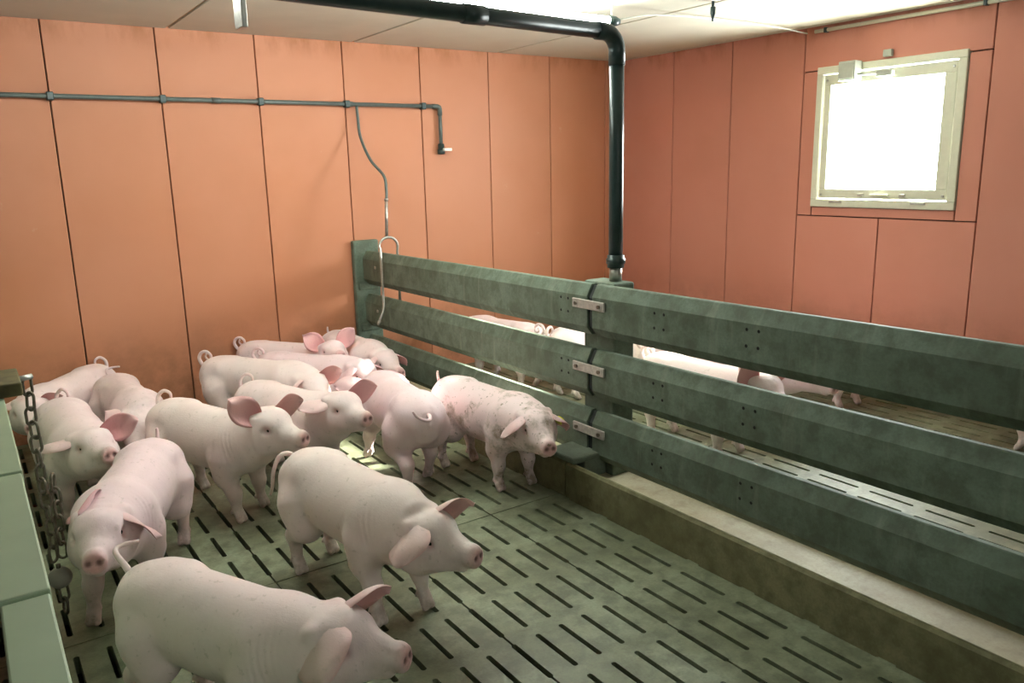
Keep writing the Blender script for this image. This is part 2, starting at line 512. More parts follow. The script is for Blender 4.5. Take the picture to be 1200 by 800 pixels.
# ------------------------------------------------------------------ concrete fence
fence = empty('concrete_fence', (2.655, YJ, 0))
tag(fence, 'grey green concrete pen fence of three heavy rails in two joined sections', 'fence')
FL = fence.location
def fprof(zb, zt):
    return [(2.643, zb), (2.608, zb + 0.045), (2.608, zt - 0.062), (2.640, zt - 0.004), (2.646, zt), (2.668, zt), (2.674, zt - 0.004), (2.706, zt - 0.062), (2.706, zb + 0.045), (2.671, zb)]
RZ = [(0.842, 1.108), (0.508, 0.766), (0.168, 0.434)]
ZS = 0.009
def shift(o):
    o.data.transform(Matrix.Translation(-FL)); return o
def holes(parent, y, zc, zs):
    bm = bmesh.new()
    for dy in (-0.03, 0.03):
        for dz in (-0.035, 0.035):
            m = Matrix.Translation(Vector((2.6072, y + dy, zc + dz + zs * (3 - y))) - FL) @ Matrix.Rotation(math.radians(-90), 4, 'Y')
            bmesh.ops.create_circle(bm, cap_ends=True, radius=0.0062, segments=10, matrix=m)
            bmesh.ops.create_cone(bm, cap_ends=False, radius1=0.0075, radius2=0.0062, depth=0.0015, segments=10, matrix=m)
    o = bm_obj('bolt_holes', bm, M['hole'], parent)
    o['kind'] = 'stuff'
for k, (zb, zt) in enumerate(RZ):
    a = shift(extrude_y('rail', fprof(zb, zt), YJ + 0.021, YW - 0.045, M['fence'], fence, ZS))
    b = shift(extrude_y('rail', fprof(zb, zt), -1.6, YJ - 0.021, M['fence'], fence, ZS))
    zc = (zb + zt) / 2 + 0.01
    if k < 2: holes(a, 3.28, zc, ZS)
    holes(b, 2.58, zc, ZS); holes(b, 2.05, zc, ZS)
    # zig-zag rubber seal in the joint and the bolted steel strap
    s = shift(extrude_y('joint_seal', [(x + (0.012 if x < 2.65 else -0.012), z) for x, z in fprof(zb + 0.004, zt - 0.006)], YJ - 0.022, YJ + 0.022, M['rubber'], fence, ZS))
    zz = zc + 0.02
    st = empty('splice_plate', (0, 0, 0)); st.parent = fence
    bpy.data.objects.remove(st)
    st = shift(box('splice_plate', (2.594, YJ - 0.125, zz - 0.024), (2.6065, YJ + 0.125, zz + 0.024), M['strap'], fence, 0.003))
    for yy in (-0.09, 0.09):
        bm = bmesh.new()
        bmesh.ops.create_cone(bm, cap_ends=True, radius1=0.011, radius2=0.009, depth=0.012, segments=6, matrix=Matrix.Translation(Vector((2.590, YJ + yy, zz)) - FL) @ Matrix.Rotation(math.radians(90), 4, 'Y'))
        bm_obj('bolt', bm, M['rust'], st)
# post behind the joint, foot block across the trough, end post on the wall
o = shift(box('post', (2.675, YJ - 0.115, 0.086), (2.815, YJ + 0.125, 1.115), M['fence'], fence, 0.012, 2))
o = shift(box('foot_block', (XK + 0.002, YJ - 0.07, KZ + 0.001), (2.68, YJ + 0.16, 0.225), M['foot'], fence, 0.01, 2))
o = shift(box('foot_web', (XK + 0.09, YJ - 0.055, 0.09), (2.675, YJ + 0.145, KZ), M['foot'], fence, 0.004))
bm = bmesh.new()
add_box(bm, (2.535, YW - 0.06, 0.19), (2.755, YW - 0.002, 1.165), 0.014, 2)
o = shift(bm_obj('end_post', bm, M['fence'], fence))
for z in (0.472, 0.805):
    shift(box('rail_rest', (2.56, YW - 0.075, z - 0.032), (2.73, YW - 0.055, z + 0.028), M['fence'], fence, 0.006))
for z in (0.63, 0.97):
    shift(box('bolt', (2.600, YW - 0.30, z - 0.012), (2.6085, YW - 0.276, z + 0.012), M['steel'], fence, 0.004))

# ------------------------------------------------------------------ green divider beside the aisle, wooden block, chain with ball
div = empty('pen_divider', (0.0, 2.5, 0))
tag(div, 'pale green plastic divider in front of the aisle with flat top cover strips', 'divider')
DL = div.location
def dbox(name, lo, hi, mat, bev=0.004):
    o = box(name, lo, hi, mat, div, bev, 2); o.data.transform(Matrix.Translation(-DL)); return o
dbox('top_cover', (-0.052, 2.197, 0.962), (0.050, YW - 0.01, 1.004), M['pvc_green'])
dbox('top_cover', (-0.052, 1.508, 0.962), (0.047, 2.191, 1.0), M['pvc_green'])
dbox('top_cover', (-0.030, 0.45, 0.958), (0.045, 1.500, 0.996), M['pvc_green'])
for k in range(3):
    dbox('board', (-0.018, 0.45, 0.05 + 0.303 * k), (0.018, YW - 0.01, 0.347 + 0.303 * k), M['pvc_green'], 0.003)
dbox('post', (-0.028, 0.42, -0.01), (0.028, 0.449, 0.955), M['steel'], 0.004)

blk = tag(box('wooden_block', (-0.07, 2.985, 1.0045), (0.105, 3.235, 1.05), M['wood'], None, 0.006, 2), 'dirty olive wooden block lying across the green divider top', 'block')

chain = empty('play_chain', (0.125, 3.15, 1.03))
tag(chain, 'rusty hanging toy chain with a grey ball at its end', 'chain')
def link_mesh(L, wd, r):
    pts = []
    for k in range(16):
        a = 2 * math.pi * k / 16
        pts.append(Vector((wd / 2 * math.cos(a), 0, (L / 2 - wd / 2) * (1 if math.sin(a) > 0 else -1) + wd / 2 * math.sin(a))))
    V, F = [], []
    n = 7
    for i, p in enumerate(pts):
        t = (pts[(i + 1) % 16] - pts[i - 1]).normalized()
        u = Vector((0, 1, 0)); s = t.cross(u)
        for k in range(n):
            a = 2 * math.pi * k / n
            V.append(p + (u * math.cos(a) + s * math.sin(a)) * r)
    for i in range(16):
        for k in range(n):
            F.append((i * n + k, i * n + (k + 1) % n, ((i + 1) % 16) * n + (k + 1) % n, ((i + 1) % 16) * n + k))
    me = bpy.data.meshes.new('chain_link'); me.from_pydata([tuple(v) for v in V], [], F); me.update()
    me.polygons.foreach_set('use_smooth', [True] * len(me.polygons)); me.materials.append(M['rust'])
    return me
lm = link_mesh(0.064, 0.034, 0.0052)
rng = random.Random(5)
def put_link(x, y, z, a, tilt=0.0):
    o = bpy.data.objects.new('chain_link', lm); COL.objects.link(o); o.parent = chain
    o.location = (x, y, z); o.rotation_euler = (rng.uniform(-0.08, 0.08), tilt, a)
z = -0.035; k = 0
while z > -0.70:
    put_link(rng.uniform(-0.003, 0.003), 0, z, 0.5 + (k % 2) * math.pi / 2 + rng.uniform(-0.25, 0.25)); z -= 0.0525; k += 1
for k in range(6):
    put_link(0.032 + 0.004 * math.sin(k), 0.012, -0.40 - 0.0525 * k, 1.0 + (k % 2) * math.pi / 2 + rng.uniform(-0.2, 0.2), 0.05 - 0.02 * k)
bm = bmesh.new(); bmesh.ops.create_uvsphere(bm, u_segments=24, v_segments=16, radius=0.040, matrix=Matrix.Translation((0.008, 0, -0.762)))
bl = bm_obj('ball', bm, mat_plain('worn_grey_ball', (0.30, 0.26, 0.23), 0.45), chain, True)
tube('eye_bolt', [(0.008, 0, -0.725), (0.008, 0, -0.708)], 0.008, M['rust'], chain, 8)
tube('hanger_bolt', [(-0.03, -0.02, 0.0), (0.018, 0.0, 0.0)], 0.010, M['steel'], chain, 8)
for k in range(2): put_link(0.012, 0.0, -0.825 - 0.05 * k, 0.4 + k * 1.5)

# ------------------------------------------------------------------ pipes, lamp, cables
bp = empty('feed_pipe', (2.76, 3.03, 1.116))
tag(bp, 'thick dark feed pipe bending down from the ceiling onto the fence post', 'pipe')
BL = Vector(bp.location)
PX, PY = 2.755, 3.04
ez = 2.325
pts = [(PX, PY, 1.215), (PX, PY, 1.5), (PX, PY, 1.8), (PX, PY, ez - 0.12)]
tube('pipe', [Vector(p) - BL for p in pts], 0.0365, M['pvc_dark'], bp, 20)
arc = [(PX - 0.085 * (1 - math.cos(a)), PY, ez - 0.085 + 0.085 * math.sin(a)) for a in [i * math.pi / 2 / 8 for i in range(9)]]
arc = [(PX, PY, ez - 0.15)] + arc + [(PX - 0.13, PY, ez + 0.001)]
tube('elbow', [Vector(p) - BL for p in arc], 0.041, M['pvc_dark'], bp, 20)
hx = lambda x: (x, PY, ez + (PX - x) * 0.018)
tube('pipe', [Vector(hx(x)) - BL for x in (PX - 0.1, 1.9, 0.8, -0.5, -3.0)], 0.0365, M['pvc_dark'], bp, 20)
tube('sleeve', [Vector(hx(x)) - BL for x in (1.99, 1.88)], 0.041, M['pvc_dark'], bp, 20)
tube('coupling', [Vector((PX, PY, z)) - BL for z in (1.185, 1.187, 1.205, 1.208, 1.232, 1.236, 1.25, 1.252)], [0.036, 0.044, 0.044, 0.050, 0.050, 0.044, 0.044, 0.037], M['pvc_dark'], bp, 20)
tube('spigot', [Vector((PX, PY, z)) - BL for z in (1.117, 1.19)], 0.033, M['steel'], bp, 20)
hs = box('hanger_strap', (0.935, PY - 0.045, 2.21), (0.955, PY + 0.045, 2.36), M['steel'], bp, 0.002); hs.data.transform(Matrix.Translation(-BL))

wp = empty('water_pipe', (1.5, YW - 0.03, 2.2))
tag(wp, 'thin grey water pipe clipped along the orange wall, ending in a tap', 'pipe')
WL = Vector(wp.location); WY = YW - 0.033; WZ = 2.2
tube('pipe', [Vector((x, WY, WZ)) - WL for x in (X0 + 0.02, -1, 1, 3.33)], 0.0155, M['pvc_grey'], wp, 12)
tube('elbow', [Vector(p) - WL for p in ((3.31, WY, WZ), (3.36, WY, WZ), (3.375, WY, WZ - 0.006), (3.381, WY, WZ - 0.02), (3.381, WY, WZ - 0.07))], 0.0195, M['pvc_grey'], wp, 12)
tube('drop_pipe', [Vector((3.381, WY, z)) - WL for z in (WZ - 0.03, 1.88)], 0.0155, M['pvc_grey'], wp, 12)
tube('tap_body', [Vector((3.381, WY, z)) - WL for z in (1.905, 1.902, 1.86, 1.858, 1.825, 1.82)], [0.018, 0.026, 0.026, 0.032, 0.032, 0.02], M['pvc_dark'], wp, 12)
o = box('tap_lever', (3.375, WY - 0.06, 1.845), (3.45, WY - 0.03, 1.868), M['white_plastic'], wp, 0.004); o.data.transform(Matrix.Translation(-WL))
for x in xs:
    if -0.2 < x < 3.3:
        o = box('pipe_clip', (x - 0.02, WY - 0.022, WZ - 0.026), (x + 0.02, YW - 0.001, WZ + 0.026), M['pvc_dark'], wp, 0.005); o.data.transform(Matrix.Translation(-WL))
for x in (1.6, 2.585):
    tube('sleeve', [Vector((x + d, WY, WZ)) - WL for d in (-0.03, 0.03)], 0.0195, M['pvc_grey'], wp, 12)

dr = empty('nipple_drinker', (2.64, 5.45, 0.6))
tag(dr, 'forked steel drinker pipe straddling the far end of the top rail', 'drinker')
RL = Vector(dr.location)
hose = smooth_path([(2.645, WY - 0.01, WZ - 0.015), (2.64, WY - 0.03, 2.10), (2.635, WY - 0.07, 1.95), (2.655, WY - 0.18, 1.78), (2.70, WY - 0.30, 1.66), (2.69, WY - 0.35, 1.55), (2.675, WY - 0.37, 1.47)])
tube('hose', [p - RL for p in hose], 0.011, M['pvc_grey'], dr, 10)
tube('hose_clamp', [Vector((2.675, WY - 0.37, z)) - RL for z in (1.495, 1.475)], 0.015, M['steel'], dr, 10)
tube('riser', [Vector(p) - RL for p in ((2.675, WY - 0.37, 1.49), (2.66, WY - 0.375, 1.215))], 0.012, M['steel'], dr, 10)
fk = [(2.578, 5.44, 0.70), (2.578, 5.44, 1.0), (2.578, 5.44, 1.13)]
ar = [(2.655 - 0.077 * math.cos(a), 5.46, 1.14 + 0.07 * math.sin(a)) for a in [math.pi * i / 10 for i in range(11)]]
fk = [(2.50, 5.38, 0.585), (2.565, 5.43, 0.655), (2.578, 5.44, 0.70)] + fk[1:] + ar + [(2.732, 5.47, 1.10), (2.732, 5.47, 0.72)]
tube('fork', [Vector(p) - RL for p in fk], 0.010, M['steel'], dr, 10)
tube('nipple', [Vector(p) - RL for p in ((2.51, 5.388, 0.594), (2.49, 5.37, 0.575))], [0.013, 0.008], M['steel'], dr, 10)

def tube_lamp(loc, label, L=1.36):
    t = empty('tube_lamp', loc)
    tag(t, label, 'lamp', 'ceiling tube lamps')
    tube('glowing_tube', [(-L / 2, 0, 0), (L / 2, 0, 0)], 0.024, M['tube'], t, 16)
    for s in (-1, 1):
        tube('end_cap', [(s * (L / 2 - 0.025), 0, 0), (s * (L / 2 + 0.03), 0, 0), (s * (L / 2 + 0.06), 0, 0)], [0.030, 0.030, 0.020], M['pvc_dark'], t, 14)
        tube('hanger', [(s * (L / 2), 0, 0.02), (s * (L / 2), 0, ZC - loc[2] - 0.0005)], 0.006, M['steel'], t, 8)
    return t
tube_lamp((2.78, 3.87, 2.56), 'glowing tube lamp with black end caps under the ceiling')
tube_lamp((1.15, 3.87, 2.56), 'added tube lamp out of view, brightening the crowded pigs from above')  # unseen lamp added to brighten the pigs' backs
tube_lamp((1.15, -2.2, 2.56), 'added tube lamp behind the viewer, out of view, extra light on the pigs')  # second unseen lamp, added as extra light on the pigs

lc = tag(tube('lamp_cable', smooth_path([(3.53, 3.87, 2.575), (3.8, 3.85, 2.62), (4.3, 3.85, 2.640), (5.0, 3.84, 2.635), (5.352, 3.83, 2.615)]), 0.005, M['white_plastic'], None, 8), 'thin pale cable running from the lamp to the window wall', 'cable')
dk = empty('cable_gland', (3.95, 3.5, ZC))
tag(dk, 'short black cable end hanging from the ceiling', 'cable')
tube('cable', [(0, 0, -0.0005), (0.0, 0, -0.03)], 0.009, M['pvc_dark'], dk, 8)
tube('gland', [(0, 0, -0.03), (0, 0, -0.033), (0, 0, -0.07), (0.0, 0, -0.09), (0, 0, -0.115)], [0.009, 0.016, 0.016, 0.010, 0.005], M['pvc_dark'], dk, 10)
cdx = empty('conduit', (XW - 0.02, 3.0, 2.62))
tag(cdx, 'cream cable conduit clipped under the ceiling above the window', 'conduit')
tube('conduit_pipe', [(0, 0.77, 0), (0, -0.5, 0), (0, -2.6, 0)], 0.014, M['frame'], cdx, 10)
for yy in (0.68, -0.42, -1.5): box('conduit_clip', (-0.017, yy - 0.012, -0.018), (0.019, yy + 0.012, 0.018), M['pvc_dark'], cdx, 0.003)
op = empty('window_opener', (XW - 0.07, 3.43, 2.31))
tag(op, 'small grey motor box with arm on the window top', 'opener')
box('motor_box', (-0.04, -0.055, -0.065), (0.05, 0.075, 0.065), M['grey_plastic'], op, 0.006, 2)
box('lid', (-0.047, -0.048, -0.055), (-0.041, 0.068, 0.055), M['grey_plastic'], op, 0.003)
tube('arm', [(0.0, -0.05, -0.03), (0.01, -0.22, -0.035)], 0.008, M['steel'], op, 8)
box('arm_bracket', (0.0, -0.30, -0.06), (0.045, -0.19, -0.02), M['grey_plastic'], op, 0.004)
box('upper_bracket', (0.03, -0.27, 0.07), (0.065, -0.21, 0.115), M['grey_plastic'], op, 0.004)

# ------------------------------------------------------------------ pigs
def hermite(xk, yk, x):
    xk, yk = np.array(xk, float), np.array(yk, float)
    d = np.gradient(yk, xk)
    i = np.clip(np.searchsorted(xk, x) - 1, 0, len(xk) - 2)
    h = xk[i + 1] - xk[i]
    t = np.clip((x - xk[i]) / h, 0, 1)
    return (2 * t**3 - 3 * t**2 + 1) * yk[i] + (t**3 - 2 * t**2 + t) * h * d[i] + (-2 * t**3 + 3 * t**2) * yk[i + 1] + (t**3 - t**2) * h * d[i + 1]

# trunk stations: x, centre height, half height, half width
TR = np.array([(-0.475, 0.415, 0.012, 0.010), (-0.466, 0.413, 0.052, 0.045), (-0.447, 0.408, 0.088, 0.076), (-0.41, 0.401, 0.120, 0.104),
               (-0.36, 0.397, 0.142, 0.126), (-0.28, 0.393, 0.154, 0.140), (-0.15, 0.386, 0.158, 0.145), (0.0, 0.380, 0.160, 0.148),
               (0.12, 0.381, 0.156, 0.145), (0.22, 0.386, 0.148, 0.136), (0.30, 0.393, 0.136, 0.122), (0.36, 0.402, 0.112, 0.102), (0.40, 0.407, 0.07, 0.065), (0.415, 0.408, 0.015, 0.015)])

def rotz(a): return np.array([[math.cos(a), -math.sin(a), 0], [math.sin(a), math.cos(a), 0], [0, 0, 1]])
def roty(a): return np.array([[math.cos(a), 0, math.sin(a)], [0, 1, 0], [-math.sin(a), 0, math.cos(a)]])
def rotx(a): return np.array([[1, 0, 0], [0, math.cos(a), -math.sin(a)], [0, math.sin(a), math.cos(a)]])

class Field:
    def __init__(s, lo, hi, h):
        s.lo, s.h = np.array(lo, float), h
        s.n = np.ceil((np.array(hi) - s.lo) / h).astype(int) + 1
        s.ax = [s.lo[i] + h * np.arange(s.n[i]) for i in range(3)]
        s.f = np.full(tuple(s.n), 0.3)
    def region(s, lo, hi):
        a = np.clip(np.floor((np.array(lo) - s.lo) / s.h).astype(int), 0, s.n)
        b = np.clip(np.ceil((np.array(hi) - s.lo) / s.h).astype(int) + 1, 0, s.n)
        sl = tuple(slice(a[i], b[i]) for i in range(3))
        X = s.ax[0][sl[0]][:, None, None]; Y = s.ax[1][sl[1]][None, :, None]; Z = s.ax[2][sl[2]][None, None, :]
        return sl, X, Y, Z
    def blend(s, sl, d, k, sub=False):
        f = s.f[sl]
        if f.size == 0: return
        if sub:
            h = np.clip(0.5 - 0.5 * (f + d) / k, 0, 1)
            s.f[sl] = f + (-d - f) * h + k * h * (1 - h)
        else:
            h = np.clip(0.5 + 0.5 * (f - d) / k, 0, 1)
            s.f[sl] = f + (d - f) * h - k * h * (1 - h)
    def cone(s, a, b, ra, rb, k=0.03, sub=False, ys=1.0):
        a, b = np.array(a, float), np.array(b, float)
        m = max(ra, rb) / min(ys, 1.0) + 0.09
        sl, X, Y, Z = s.region(np.minimum(a, b) - m, np.maximum(a, b) + m)
        ba = b - a
        den = max(ba @ ba, 1e-9)
        t = np.clip(((X - a[0]) * ba[0] + (Y - a[1]) * ba[1] + (Z - a[2]) * ba[2]) / den, 0, 1)
        d = np.sqrt((X - a[0] - t * ba[0])**2 + ((Y - a[1] - t * ba[1]) * ys)**2 + (Z - a[2] - t * ba[2])**2) - (ra + (rb - ra) * t)
        s.blend(sl, d, k, sub)
    def trunk(s, tr):
        sl = tuple(slice(0, n) for n in s.n)
        x = s.ax[0]
        zc, hh, ww = (hermite(tr[:, 0], tr[:, i], np.clip(x, tr[0, 0], tr[-1, 0])) for i in (1, 2, 3))
        hh, ww = np.maximum(hh, 0.008), np.maximum(ww, 0.008)
        out = np.maximum(0, np.maximum(tr[0, 0] - x, x - tr[-1, 0]))[:, None, None]
        q = np.sqrt((s.ax[1][None, :, None] / ww[:, None, None])**2 + ((s.ax[2][None, None, :] - zc[:, None, None]) / hh[:, None, None])**2)
        d = (q - 1) * np.minimum(hh, ww)[:, None, None] + out
        s.blend(sl, d, 0.02)
    def mesh(s):
        """naive surface nets"""
        f = s.f
        neg = f < 0
        c = np.zeros(tuple(s.n - 1), int)
        for i in (0, 1):
            for j in (0, 1):
                for k in (0, 1):
                    c += neg[i:s.n[0] - 1 + i, j:s.n[1] - 1 + j, k:s.n[2] - 1 + k]
        act = (c > 0) & (c < 8)
        idx = np.full(act.shape, -1); ii = np.argwhere(act); idx[act] = np.arange(len(ii))
        P = np.zeros((len(ii), 3)); W = np.zeros(len(ii))
        cr = [(i, j, k) for i in (0, 1) for j in (0, 1) for k in (0, 1)]
        for a in cr:
            for ax in range(3):
                if a[ax]: continue
                b = list(a); b[ax] = 1
                fa = f[ii[:, 0] + a[0], ii[:, 1] + a[1], ii[:, 2] + a[2]]
                fb = f[ii[:, 0] + b[0], ii[:, 1] + b[1], ii[:, 2] + b[2]]
                m = (fa < 0) != (fb < 0)
                t = np.where(m, fa / np.where(m, fa - fb, 1), 0)
                p = np.array(a, float)[None, :] + t[:, None] * (np.array(b) - np.array(a))[None, :]
                P += p * m[:, None]; W += m
        V = s.lo + (ii + P / W[:, None]) * s.h
        F = []
        for ax in range(3):
            n0 = neg
            sh = [slice(1, s.n[i] - 1) for i in range(3)]; sh[ax] = slice(0, s.n[ax] - 1)
            sh2 = list(sh); sh2[ax] = slice(1, s.n[ax])
            A, B = neg[tuple(sh)], neg[tuple(sh2)]
            e = np.argwhere(A != B)
            off = np.ones(3, int); off[ax] = 0
            e0 = e + off
            u, v = (ax + 1) % 3, (ax + 2) % 3
            def cell(du, dv):
                q = e0.copy(); q[:, u] -= du; q[:, v] -= dv
                return idx[q[:, 0], q[:, 1], q[:, 2]]
            q = np.stack([cell(0, 0), cell(1, 0), cell(1, 1), cell(0, 1)], 1)
            fl = A[tuple(e.T)]
            q[~fl] = q[~fl][:, ::-1]
            F.append(q)
        return V, np.concatenate(F)

def bend_pts(P, k):
    if abs(k) < 1e-6: return P
    P = P.copy()
    th = k * P[:, 0]
    r = 1 / k - P[:, 1]
    x, y = r * np.sin(th), 1 / k - r * np.cos(th)
    P[:, 0], P[:, 1] = x, y
    return P

EARS = {   # direction from base to tip, inner face normal, bend towards the inner face (head frame, mirrored for the right ear)
    'side':  ((0.22, 0.92, 0.15), (0.85, -0.15, -0.35), 0.4),
    'flop':  ((0.02, 0.66, -0.48), (0.25, -0.70, -0.65), 0.45),
    'ffl':   ((0.30, 0.66, -0.42), (0.25, -0.68, -0.65), 0.45),
    'erect': ((-0.25, 0.62, 0.75), (0.90, 0.25, 0.0), 0.15),
    'fwd':   ((0.66, 0.62, 0.22), (0.25, -0.50, -0.75), 0.75),
    'up':    ((0.10, 0.72, 0.60), (0.90, 0.0, -0.25), 0.5),
    'back':  ((-0.50, 0.78, -0.05), (0.45, 0.10, -0.75), 0.4),
    'layup': ((-0.80, 0.15, 0.40), (0.25, 0.60, 0.80), 0.15),
    'fold':  ((-0.75, -0.30, 0.38), (-0.10, 0.60, 0.75), 0.1),
    'lay':   ((-0.60, 0.80, 0.02), (-0.25, -0.25, -0.90), 0.35),
}
TAILS = {
    'curl': [(0, 0, 0), (-.03, 0, .02), (-.05, .005, .055), (-.035, .012, .09), (0, .02, .098), (.025, .028, .075), (.018, .034, .045), (-.012, .04, .038), (-.034, .045, .056), (-.028, .05, .078)],
    'loop': [(0, 0, 0), (-.025, 0, .03), (-.03, .01, .07), (-.005, .03, .098), (.02, .05, .085), (.018, .055, .055), (-.005, .05, .04)],
    'hang': [(0, 0, 0), (-.035, 0, .035), (-.075, 0, .03), (-.105, 0, -.03), (-.115, .005, -.10), (-.125, .01, -.14)],
    'hook': [(0, 0, 0), (-.03, 0, .0), (-.055, -.01, -.008), (-.075, -.045, .0), (-.075, -.085, .025), (-.07, -.105, .055)],
    'point': [(0, 0, 0), (-.02, 0, .025), (-.03, 0, .06), (-.028, 0, .085)],
    'out': [(0, 0, 0), (-.05, 0, .03), (-.10, .0, .055), (-.125, .015, .065), (-.12, .05, .07), (-.10, .085, .072)],
}

def ear_mesh(name, base, d, n, bendang, L, Wd, parent, rnd):
    d = Vector(d).normalized(); n = Vector(n); n = (n - d * n.dot(d)).normalized()
    a = d.cross(n).normalized()
    nu, nv = 12, 9
    V, C = [], []
    p = Vector(base) - d * 0.012
    cen, fr = [], []
    for i in range(nu + 1):
        t = i / nu
        an = bendang * t * t * 1.1
        dd = d * math.cos(an) + n * math.sin(an)
        nn = n * math.cos(an) - d * math.sin(an)
        cen.append(p.copy()); fr.append(nn)
        p = p + dd * (L / nu)
    for layer in (0, 1):
        for i in range(nu + 1):
            t = i / nu
            wd = Wd * (0.52 + 1.75 * t - 1.30 * t * t) * (1 - t ** 2.4) ** 0.72
            wd = max(wd, 0.003)
            cup = 0.34 * (1 - t) ** 1.5 + 0.10
            for j in range(nv):
                s = -1 + 2 * j / (nv - 1)
                th = 0.0042 * (1 - s * s) * (1 - 0.6 * t) + 0.001
                q = cen[i] + a * s * wd * (1 - 0.25 * cup * s * s) + fr[i] * (cup * s * s * wd + 0.010 * math.sin(5 * t + 2.5 * s + rnd) * t)
                q = q + fr[i] * (th if layer == 0 else -th)
                V.append(q)
                rim = abs(s) ** 4
                C.append((0.80 - 0.35 * t if layer == 0 else 0.20 + 0.2 * rim, 0.0, 0.12 * (1 - t) if layer == 0 else 0.0, 1))
    F = []
    m = (nu + 1) * nv
    for i in range(nu):
        for j in range(nv - 1):
            A, B, Cc, D = i * nv + j, i * nv + j + 1, (i + 1) * nv + j + 1, (i + 1) * nv + j
            F.append((A, B, Cc, D)); F.append((m + D, m + Cc, m + B, m + A))
        for j in (0, nv - 1):
            A, D = i * nv + j, (i + 1) * nv + j
            F.append((A, D, m + D, m + A) if j == 0 else (m + A, m + D, D, A))
    for j in range(nv - 1):
        A, B = nu * nv + j, nu * nv + j + 1
        F.append((A, B, m + B, m + A))
    return V, F, C, cen, fr

def finish(name, V, F, C, parent, dirt, tint, seed):
    me = bpy.data.meshes.new(name)
    V = np.asarray(V, float); F = [tuple(map(int, f)) for f in F]
    me.from_pydata(V.tolist(), [], F); me.update()
    ca = me.color_attributes.new('Col', 'FLOAT_COLOR', 'POINT')
    ca.data.foreach_set('color', np.asarray(C, float).ravel())
    me.polygons.foreach_set('use_smooth', [True] * len(me.polygons))
    me.materials.append(M['skin'])
    o = bpy.data.objects.new(name, me)
    COL.objects.link(o); o.parent = parent
    o['dirt'] = dirt; o['tint'] = tint; o['seed'] = seed
    return o

